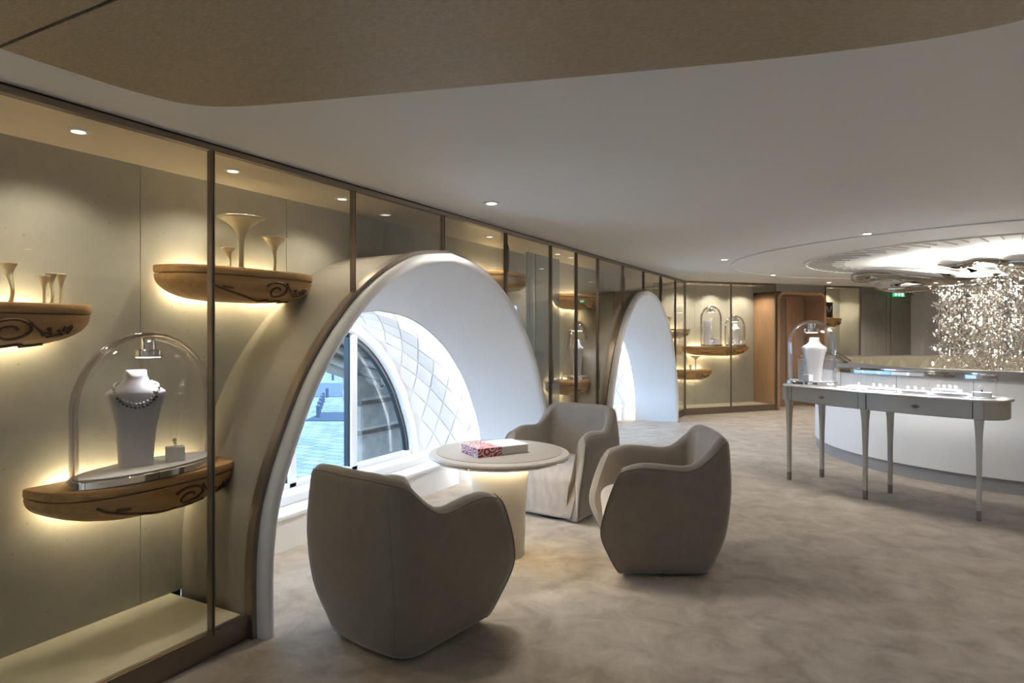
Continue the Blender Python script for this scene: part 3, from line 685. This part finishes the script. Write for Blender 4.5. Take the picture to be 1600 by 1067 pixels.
# ------------------------------------------------------------------ armchairs
def make_chair():
    t = thing('armchair', 'x', 'armchair')
    def lerp(tab, z):
        if z <= tab[0][0]: return tab[0][1]
        for (a,b),(c,d) in zip(tab, tab[1:]):
            if z <= c: return b+(d-b)*(z-a)/(c-a)
        return tab[-1][1]
    sm = lambda tab: [p for p in cr(tab, 5)]
    W  = sm([(.02,.292),(.12,.335),(.30,.386),(.45,.400),(.60,.394),(.72,.380),(.90,.362)])
    YB = sm([(.02,-.325),(.12,-.362),(.30,-.408),(.48,-.430),(.70,-.438),(.90,-.425)])
    YF = sm([(.02,.275),(.12,.335),(.28,.405),(.40,.395),(.52,.362),(.64,.315),(.75,.255)])
    RC = .115
    def path(u, z, off):
        wv, yb, yf = lerp(W,z)-off, lerp(YB,z)+off, lerp(YF,z)-off*.25
        rc = max(.03, RC-off*.6)
        a = yf-(yb+rc); arc = PI/2*rc; bk = 2*(wv-rc)
        # u in [-1,1]; fixed shares so rings line up: arm .0-.42, corner .42-.60, back .60-1
        sgn = -1 if u < 0 else 1; v = 1-abs(u)            # v=0 at front end
        if v <= .46: q = v/.46; return (sgn*wv, yf-a*q)
        if v <= .64: q = (v-.46)/.18*PI/2; return (sgn*(wv-rc+rc*math.cos(q)), yb+rc-rc*math.sin(q))
        q = (v-.64)/.36; return (sgn*(wv-rc)*(1-q), yb - .012*math.sin(q*PI/2))
    HT = sm([(0,.715),(.06,.742),(.13,.746),(.22,.737),(.30,.728),(.36,.742),(.42,.795),(.48,.855),(.53,.890),(.59,.906),(.75,.914),(1,.914)])
    def ring_(u):
        v = 1-abs(u); h = lerp(HT,v); z4 = h-.085
        C = [(.022,0),(.13,0),(.30,0),(.30+(z4-.30)*.5,0),(z4,0),(h-.028,.008),(h,.038),(h-.018,.07),(h-.085,.088),(.45,.105),(.30,.12),(.06,.12),(.024,.10)]
        return [(*path(u,z,off),z) for z,off in C]
    us = []
    for k in range(57):
        us.append(-1+2*k/56)
    secs = [cr(ring_(u), 4, True) for u in us]
    def cap(sec, nxt):
        c = Vector((0,0,0))
        for p in sec: c += Vector(p)
        c /= len(sec); out = []
        for s,d in ((.93,.012),(.75,.022),(.4,.026),(.02,.027)):
            out.append([tuple(c+(Vector(p)-c)*s + Vector((0,d,0))) for p in sec])
        return out
    full = cap(secs[0],0)[::-1] + secs + cap(secs[-1],0)
    obj('shell', loft(full, True, False), 'velvet', t, True)
    # seams following the outer edges
    edge_idx = 5*4
    obj('piping', tube([secs[k][edge_idx] for k in range(len(secs))], .0035, 6), 'pipe', t, True)
    for e in (0,-1):
        P = [secs[e][i] for i in range(0, 6*4)]
        obj('piping', tube([(x, y+.004, z) for x,y,z in P], .0035, 6), 'pipe', t, True)
    for kk in (17,39):
        obj('seam', tube([secs[kk][i] for i in range(0, 5*4+1)], .0014, 5), 'pipe', t, True)
    # seat with waterfall front
    prof = cr([(-.29,.10),(-.29,.40),(-.22,.455),(0,.462),(.22,.458),(.300,.435),(.335,.385),(.330,.30),(.320,.20),(.30,.10),(.262,.03),(0,.03),(-.25,.03)], 4, True)
    S = []
    for k in range(9):
        f = -1+2*k/8; ring2 = []
        for y,z in prof:
            hw = lerp(W, min(max(z,.03),.5)) - .068
            crown = .014*(1-f*f) if z > .3 else .012*(1-f*f)*(1 if y > .2 else 0)
            ring2.append((hw*f, y + (crown if y > .2 else 0), z + (crown if z > .4 else 0)))
        S.append(ring2)
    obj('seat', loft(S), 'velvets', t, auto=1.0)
    obj('base', prism([(.22*math.cos(a)*1.1, -.01+.25*math.sin(a)) for a in [2*PI*i/24 for i in range(24)]], 0, .03), 'black', t)
    return t
def face(X,D,fx,fy):   # camera-space position and facing -> world loc, rz
    x,y = cw(X,D); dx,dy = fx*CS-fy*SN, fx*SN+fy*CS
    return (x,y,0), math.atan2(dy,dx)-PI/2
ch = make_chair()
tag(ch, 'taupe velvet armchair seen from behind, nearest the viewer', 'armchair', 'armchairs around the round table')
ch.location, r_ = face(-.545,3.46,.60,.80); ch.rotation_euler = (0,0,r_)
c2 = copy_tree(ch); tag(c2, 'taupe velvet armchair behind the round table, facing the viewer')
c2.location, r_ = face(.44,5.64,-.55,-.83); c2.rotation_euler = (0,0,r_)
c3 = copy_tree(ch); tag(c3, 'taupe velvet armchair right of the round table, turned side-on')
c3.location, r_ = face(.985,4.43,-.985,.03); c3.rotation_euler = (0,0,r_)

# ------------------------------------------------------------------ round table and book
tx,ty = cw(-.09,4.58)
t = thing('round_table', 'round cream leather pedestal table glowing under its rim', 'table', (tx,ty,0))
obj('pedestal', lathe([(.178,.045),(.180,.10),(.186,.3),(.200,.5),(.217,.64),(.222,.676)],56), 'leather', t, auto=.6)
obj('pedestal_foot', lathe([(.172,0),(.179,.004),(.180,.044),(.176,.047)],56), 'leather', t, auto=.6)
obj('led_ring', lathe([(.232,.671),(.262,.671),(.262,.676),(.232,.676)],56), 'ledt', t)
obj('under_plate', lathe([(.40,.677),(.47,.683),(.47,.688)],64), 'satin', t, auto=.6)
obj('metal_band', lathe([(.470,.686),(.494,.690),(.497,.698),(.494,.702)],72), 'chrome', t, auto=.6)
top = obj('table_top', lathe([(.485,.700),(.500,.704),(.503,.713),(.496,.724),(.470,.733),(.455,.735)],72), 'leather', t, auto=.6)
obj('inlay', lathe([(.448,.733),(.450,.7375),(.446,.7385)],72), 'leather2', top, auto=.6)
bx,by = cw(-.115,4.50)
bz = .739
t = thing('art_book', 'thick white book with red floral print on the round table', 'book', (bx,by,bz), math.asin(SN)+.52)
obj('pages', box(-.195,.192,-.12,.122,.004,.056), 'paper', t)
obj('cover', join(box(-.2,.2,-.13,.13,.056,.060), box(-.2,.2,-.13,.13,0,.004), box(-.204,-.2,-.13,.13,0,.06)), 'book', t)
obj('jacket_flap', box(-.199,-.02,-.128,-.1205,.004,.056), 'book', t)

# ------------------------------------------------------------------ curved console, vitrine and jewels
BC = (6.33,7.97)                       # stairwell centre in camera space
bcx,bcy = cw(*BC); BA = math.asin(SN)
t = thing('console_table', 'curved pale lacquer console table on six tapered legs', 'table', (bcx,bcy,0), BA)
def arcshape(r0, r1, a0, a1, n=30, er=.7):
    rm, hw = (r0+r1)/2, (r1-r0)/2; P = []
    for i in range(n+1):
        a = math.radians(a0+(a1-a0)*i/n); P.append((r1*math.cos(a), r1*math.sin(a)))
    for i in range(1,10):
        q = PI*i/10; a = math.radians(a1)+ er*hw/rm*math.sin(q); r = rm+hw*math.cos(q); P.append((r*math.cos(a), r*math.sin(a)))
    for i in range(n+1):
        a = math.radians(a1-(a1-a0)*i/n); P.append((r0*math.cos(a), r0*math.sin(a)))
    for i in range(1,10):
        q = PI*i/10; a = math.radians(a0)-er*hw/rm*math.sin(q); r = rm-hw*math.cos(q); P.append((r*math.cos(a), r*math.sin(a)))
    return P
ZT = 1.02
obj('top', prism(arcshape(3.06,3.65,199.8,227.4), ZT-.022, ZT), 'lacqtop', t, bevel=.006, auto=.6)
ap = obj('apron', prism(arcshape(3.09,3.615,199.8,227.4), ZT-.165, ZT-.022), 'lacq', t, auto=.6)
obj('top_joint', prism(arcshape(3.095,3.6185,199.8,227.4), ZT-.0245, ZT-.0215), 'darkgap', t)
obj('apron_trim', prism(arcshape(3.10,3.61,199.8,227.4), ZT-.170, ZT-.165), 'satin', t)
for a0,a1 in ((200.3,212.2),(213.4,226.6)):
    P = [(3.622*math.cos(math.radians(a0+(a1-a0)*i/14)),3.622*math.sin(math.radians(a0+(a1-a0)*i/14))) for i in range(15)]
    P += [(3.60*math.cos(math.radians(a1-(a1-a0)*i/14)),3.60*math.sin(math.radians(a1-(a1-a0)*i/14))) for i in range(15)]
    d = obj('drawer', prism(P, ZT-.160, ZT-.027), 'lacq', t)
    for ae in (a0,a1):
        qe = math.radians(ae); obj('drawer_joint', xf(box(-.004,.004,-.0022,.0022,ZT-.163,ZT-.024),(3.622*math.cos(qe),3.622*math.sin(qe),0),qe), 'darkgap', d)
    am = math.radians((a0+a1)/2); x,y = 3.626*math.cos(am), 3.626*math.sin(am)
    obj('diamond_pull', xf((lambda: ([(0,-.04,0),(0,0,-.02),(0,.04,0),(0,0,.02),(.014,0,0)],[(0,1,4),(1,2,4),(2,3,4),(3,0,4),(3,2,1,0)]))(), (x,y,ZT-.095), am), 'satin', d)
for r,angs in ((3.565,(198.8,212.8,227.2)),(3.135,(199,213,226.3))):
    for a in angs:
        q = math.radians(a); x,y = r*math.cos(q), r*math.sin(q)
        def sq(h,z): return [(h*c_,h*s_,z) for c_,s_ in ((1,1),(-1,1),(-1,-1),(1,-1))]
        lg = obj('leg', xf(loft([sq(.017,.085),sq(.019,.5),sq(.026,.75),sq(.034,ZT-.17),sq(.034,ZT-.13)]), (x,y,0), q), 'lacq', t, bevel=.004)
        obj('sabot', xf(loft([sq(.0155,0),sq(.0165,.087)]), (x,y,0), q), 'satin', lg)
        if r > 3.4: obj('leg_head', xf(box(.045,.064,-.034,.034,ZT-.165,ZT-.024),(x,y,0),q), 'lacq', lg)
t = thing('glass_vitrine', 'long low curved glass vitrine on the console', 'display case', (bcx,bcy,ZT), BA)
v0 = arcshape(3.17,3.53,208.3,226.8); H_ = .195
obj('vitrine_pad', prism(arcshape(3.19,3.51,208.3,226.8), .0005, .006), 'white', t)
obj('glass_wall', loft([[(x,y,.0) for x,y in v0],[(x,y,H_-.03) for x,y in v0]], True, False), 'jar', t, auto=.6)
v1 = arcshape(3.165,3.535,208.3,226.8); v2 = arcshape(3.20,3.50,208.3,226.8)
obj('chrome_rim', loft([[(x,y,H_-.03) for x,y in v1],[(x,y,H_) for x,y in v1],[(x,y,H_) for x,y in v2],[(x,y,H_-.03) for x,y in v2],[(x,y,H_-.03) for x,y in v1]], True, False), 'chrome', t)
obj('glass_top', prism(v2, H_-.010, H_-.004), 'jar', t)
for a in (208.5,217,226.5):
    q = math.radians(a)
    obj('glass_joint', box(-.002,.002,-.002,.002,0,H_-.03), 'plinth', t, loc=(3.53*math.cos(q),3.53*math.sin(q),0))
for a in (209,214.5,220,225.5):
    q = math.radians(a)
    light('AREA','vitrine_lamp', 1.6, (3.35*math.cos(q),3.35*math.sin(q),H_-.02), t, (.92,.94,1), .16)
def pol(r,a): 
    q = math.radians(a)+BA; return (bcx+r*math.cos(q), bcy+r*math.sin(q))
def tray(label, r, a, L, W_, z=ZT+.006, h=.02, group=None):
    t = thing('jewel_tray', label, 'tray', (*pol(r,a),z), math.radians(a)+BA+PI/2)
    P = [(L/2*math.copysign(abs(math.cos(q))**.5,math.cos(q)), W_/2*math.copysign(abs(math.sin(q))**.5,math.sin(q))) for q in [2*PI*i/24 for i in range(24)]]
    obj('pad', prism(P, 0, h), 'white', t, bevel=.004)
    obj('pad_inset', prism([(x*.9,y*.85) for x,y in P], h, h+.003), 'white', t)
    return t
TR = [('white jewel tray at the left end inside the vitrine',3.36,209.8,.20,.12,1),('white jewel tray with rings, second from left in the vitrine',3.40,214.2,.27,.13,4),
      ('low white tray at the middle front of the vitrine',3.43,219.0,.22,.11,3),('stacked lower white tray in the right half of the vitrine',3.42,223.6,.26,.14,0)]
for lab,r,a,L,W_,n in TR:
    tray(lab,r,a,L,W_)
    for k in range(n):
        aa = a + (k-(n-1)/2)*1.0; ring('small diamond ring on the '+lab.split(' inside')[0].split(', second')[0].split(' at the')[0]+(' at left' if a<212 else ' of rings' if a<216 else ' at middle')+', %s from left'%['first','second','third','fourth'][k] if n>1 else 'lone diamond ring on the leftmost vitrine tray', (*pol(r,aa),ZT+.006+.0232), .8)
tray('stacked upper white tray in the right half of the vitrine',3.36,222.8,.22,.11,ZT+.006+.0232)
for k in range(4): ring('diamond ring on the upper stacked tray, %s from left'%['first','second','third','fourth'][k], (*pol(3.36,222.0+k*.75-.3),ZT+.006+.0464), .8)
giftbox('small cream block carrying the watch at the right end of the vitrine', (*pol(3.40,227.2),ZT+.0062), math.radians(227.2)+BA+PI/2, .13,.08,.04)
t = thing('wrist_watch', 'round faced white watch on its block in the vitrine', 'watch', (*pol(3.40,227.2),ZT+.0465), math.radians(227.2)+BA+PI/2)
obj('strap', tube([(0,.012*math.sin(q),.028+.028*math.cos(q)) for q in [2*PI*i/16 for i in range(16)]], .005, 6, True), 'black', t, True)
obj('dial', lathe([(.018,-.003),(.02,0),(.018,.003)],20), 'white', t, loc=(0,-.017,.040), rot=(PI/2,0,0)) 
# bell jar on the console's left end
p = pol(3.37,200.6); jz = math.radians(200.6)+BA+PI/2
jar('tall bell jar standing on the left end of the console', (*p,ZT), jz+.25, .245,.16,.665, 4.5)
q = pol(3.37,201.2); bust('white bust inside the bell jar on the console', (*q,ZT+.043), jz+.5, .92, 'white')
q = pol(3.38,198.6); giftbox('tall cream block left of the bust in the console bell jar', (*q,ZT+.043), jz, .07,.06,.22)
ring('diamond ring on the tall cream block in the console bell jar', (*q,ZT+.263), 1.2)
q = pol(3.50,201.8); giftbox('low cream block in front of the bust in the console bell jar', (*q,ZT+.043), jz, .09,.06,.07)

# ------------------------------------------------------------------ stairwell balustrade
t = thing('stair_balustrade', 'round white stairwell balustrade with grey plinth and beige lining', 'balustrade', (bcx,bcy,0), BA)
def ringband(r0,r1,z0,z1,n=96): 
    c = lambda r,z: [(r*math.cos(2*PI*i/n), r*math.sin(2*PI*i/n), z) for i in range(n)]
    return loft([c(r1,z0),c(r1,z1),c(r0,z1),c(r0,z0),c(r1,z0)], True, False)
obj('plinth', ringband(2.10,2.29,0,.14), 'plinth', t, auto=.6)
obj('outer_wall', ringband(2.19,2.31,.14,1.095), 'plaster', t, auto=.6)
obj('cap_band', ringband(2.16,2.33,1.095,1.192), 'greyband', t, auto=.6)
ln = obj('inner_lining', ringband(2.12,2.185,.05,1.18), 'beige', t, auto=.6)
for k in range(46):    # carved leaf inlays around the lining
    a = 2*PI*k/46; tilt = .5 if k % 2 else -.5
    poly = [(0,-.16),(.05,-.03),(.045,.08),(0,.17),(-.035,.08),(-.045,-.03)]
    c_,s_ = math.cos(tilt), math.sin(tilt); poly = [(x*c_-y*s_, x*s_+y*c_) for x,y in poly]
    V = [(2.119-.004*f, x, 1.0+y) for f in (0,1) for x,y in poly]; n = 6
    obj('leaf_inlay', xf((V,[tuple(range(n)),tuple(range(2*n-1,n-1,-1))]+[(i,(i+1)%n,(i+1)%n+n,i+n) for i in range(n)]),(0,0,0),a), 'beige2', ln)
# bronze handrail volute at the left of the balustrade
for k,(dr,dz,r) in enumerate(((0,.0,.018),(.05,.03,.012),(-.04,.05,.012))):
    P = [((2.24+dr)*math.cos(math.radians(a)), (2.24+dr)*math.sin(math.radians(a)), 1.195+dz*.5+.10*math.sin(PI*min(1,max(0,(a-158)/26)))) for a in [158+26*i/16 for i in range(17)]]
    obj('handrail_volute', tube(P, r, 8), 'bronze', t, True)

# ------------------------------------------------------------------ chandelier
t = thing('crystal_chandelier', 'petal chandelier of polished chrome with a curtain of hanging crystals', 'chandelier', (bcx,bcy,0), BA)
def petal(ang, r0, r1, wd, z, tilt, th):
    P = []; R = []
    for k in range(60):
        q = 2*PI*k/60; u = .5-.5*math.cos(q); sgn = 1 if q < PI else -1
        hw = wd*math.sin(PI*u**1.15)**.8*sgn if 0 < u < 1 else 0
        P.append((r0+(r1-r0)*u, hw, z+tilt*u-.10*(hw/wd)*.5+.03*math.sin(3*q))); R.append(th*(.55+.45*abs(math.sin(q+.4))))
    secs = []; n = 14
    for k in range(60):
        a, b = Vector(P[k-1]), Vector(P[(k+1) % 60]); tg = (b-a).normalized(); side = tg.cross(Vector((0,0,1))).normalized()
        secs.append([tuple(Vector(P[k]) + side*(1.9*R[k]*math.cos(2*PI*i/n)) + Vector((0,0,1))*(R[k]*math.sin(2*PI*i/n))) for i in range(n)])
    secs.append(secs[0])
    return xf(loft(secs, True, False),(0,0,0),ang)
for k in range(5):
    obj('petal', petal(math.radians(180+72*k),.45,1.98,.55,2.24,.04,.075), 'dimchrome', t, True)
    web = []
    for j in range(17):
        u = .04+.92*j/16; hw = .55*math.sin(PI*u**1.15)**.8*.95
        web.append([(.45+1.53*u, hw*math.cos(q), 2.235+.04*u-.05*(hw/.55)*math.cos(q)-(.055 if math.sin(q) < 0 else .02)*abs(math.sin(q))*math.sin(PI*u)) for q in [2*PI*i/20 for i in range(20)]])
    obj('petal_web', xf(loft(web),(0,0,0),math.radians(180+72*k)), 'dimchrome', t, True)
    obj('petal', petal(math.radians(216+72*k),.40,1.55,.42,2.29,.06,.055), 'dimchrome', t, True)
    obj('petal_core', xf(lathe([(.01,-.03),(.12,-.012),(.15,0),(.12,.012),(.01,.03)],24,(0,0,0),1.6,.8),(1.15*math.cos(math.radians(180+72*k)),1.15*math.sin(math.radians(180+72*k)),2.19),math.radians(180+72*k)), 'black', t, True)
obj('hub', lathe([(.05,2.12),(.35,2.14),(.55,2.22),(.5,2.30),(.2,2.36),(.06,2.37)],48), 'dimchrome', t, True)
obj('suspension', lathe([(.05,2.36),(.05,2.48),(.12,2.49),(.12,2.5095)],20), 'chrome', t, auto=.6)
obj('uplight_ring', ringband(.55,.65,2.300,2.31,48), 'ledw', t)
for k in range(8):
    a = 2*PI*k/8; light('AREA','chandelier_uplight', 24*K_UP, (.9*math.cos(a),.9*math.sin(a),2.36), t, (1,.96,.87), .5, rot=(PI,0,0))
octa = ([(1,0,0),(0,1,0),(-1,0,0),(0,-1,0),(0,0,1.25),(0,0,-1.25)],[(0,1,4),(1,2,4),(2,3,4),(3,0,4),(1,0,5),(2,1,5),(3,2,5),(0,3,5)])
rc = random.Random(3)
for k in range(290):
    a = rc.uniform(0,2*PI); r = .88*math.sqrt(rc.uniform(.12,1)); parts = []
    z = 2.17 + rc.uniform(-.06,.03); zb = .62 + rc.uniform(-.1,.2)
    while z > zb:
        s = rc.uniform(.005,.014) * (1.6 if rc.random() < .12 else 1); wv = .06*math.sin(z*34+a*2)
        parts.append(xf(octa, ((r+wv)*math.cos(a)+rc.gauss(0,.02),(r+wv)*math.sin(a)+rc.gauss(0,.02),z), rc.uniform(0,PI), s)); z -= rc.uniform(.018,.05)
    parts.append(box(r*math.cos(a)-.0006,r*math.cos(a)+.0006,r*math.sin(a)-.0006,r*math.sin(a)+.0006,zb,2.19))
    obj('crystal_strand', join(*parts), 'crystal', t)
for k in range(5):
    a = 2*PI*k/5+.3; light('POINT','crystal_fill', 3.4, (.95*math.cos(a),.95*math.sin(a),1.30), t, (1,.95,.86), .04); light('POINT','crystal_fill', 4, (.75*math.cos(a+.6),.75*math.sin(a+.6),1.72), t, (1,.95,.86), .04); light('POINT','crystal_fill', 4, (.75*math.cos(a),.75*math.sin(a),2.06), t, (1,.95,.86), .03)  # bare point lights added among the strands to brighten the crystals

# ceiling ring mouldings, slots and downlights
for r,lab in ((3.40,'wide raised plaster ring on the ceiling around the chandelier'),(2.44,'inner raised plaster ring on the ceiling around the chandelier')):
    t = tag(obj('ceiling_ring', ringband(r-.018,r+.018,2.500,2.5099,120), 'ceiling'), lab, 'ceiling ring'); t.location = (bcx,bcy,0)
t = thing('air_slot_ring', 'radial dark air slots in the ceiling around the chandelier', 'air vent', (bcx,bcy,2.5), BA)
sl = None
for k in range(90):
    a = 2*PI*k/90; L = .30 if k % 2 else .45
    o = obj('slot', box(-.006,.006,0,1,.0,.0095), 'slot', t) if sl is None else sl.copy()
    if sl is None: sl = o
    else: link(o, t)
    o.location = (2.40*math.cos(a),2.40*math.sin(a),0); o.rotation_euler = (0,0,a+PI/2); o.scale = (1,L,1)
def downlight(label, x, y, e, spot=2.4):
    t = thing('downlight', label, 'downlight', (x,y,2.5), group=None)
    obj('trim_ring', lathe([(.035,.003),(.055,0),(.062,.004),(.062,.0095)],28), 'plaster', t, auto=.7)
    obj('lens', lathe([(.034,.002),(.034,.008)],24), 'lens', t)
    light('SPOT','downlight_lamp', e, (0,0,-.012), t, (1,.955,.89), .22, spot, blend=.9)
E_ = 30*K_DOWN
downlight('small ceiling downlight above the near arch', .477,3.985,E_)
downlight('small ceiling downlight above the console table', 2.886,6.907,E_)
for lab,x,y,e in (('added fill downlight behind the viewer near the cabinet',1.5,-2.2,E_),('added fill downlight behind the viewer at centre',4.0,-2.2,E_),('added fill downlight behind the viewer at right',6.5,-1.5,E_),
                ('added fill downlight right of the viewer',6.2,1.5,E_),('added fill downlight at the right beyond the gold panel',5.4,3.8,E_),('added fill downlight at far right',7.8,4.2,E_),
                ('added fill downlight near the far cabinet',1.6,11.4,E_),('added fill downlight near the far arch',1.3,8.6,E_),('added fill downlight in front of the portal',far(2.8,.7)[0],far(2.8,.7)[1],E_*.6),('added fill downlight before the grey doors',3.9,14.6,E_*1.8),('added fill downlight behind the stairwell',6.8,14.5,E_)):
    downlight(lab,x,y,e)  # fill downlights added to brighten the room, portal and doors
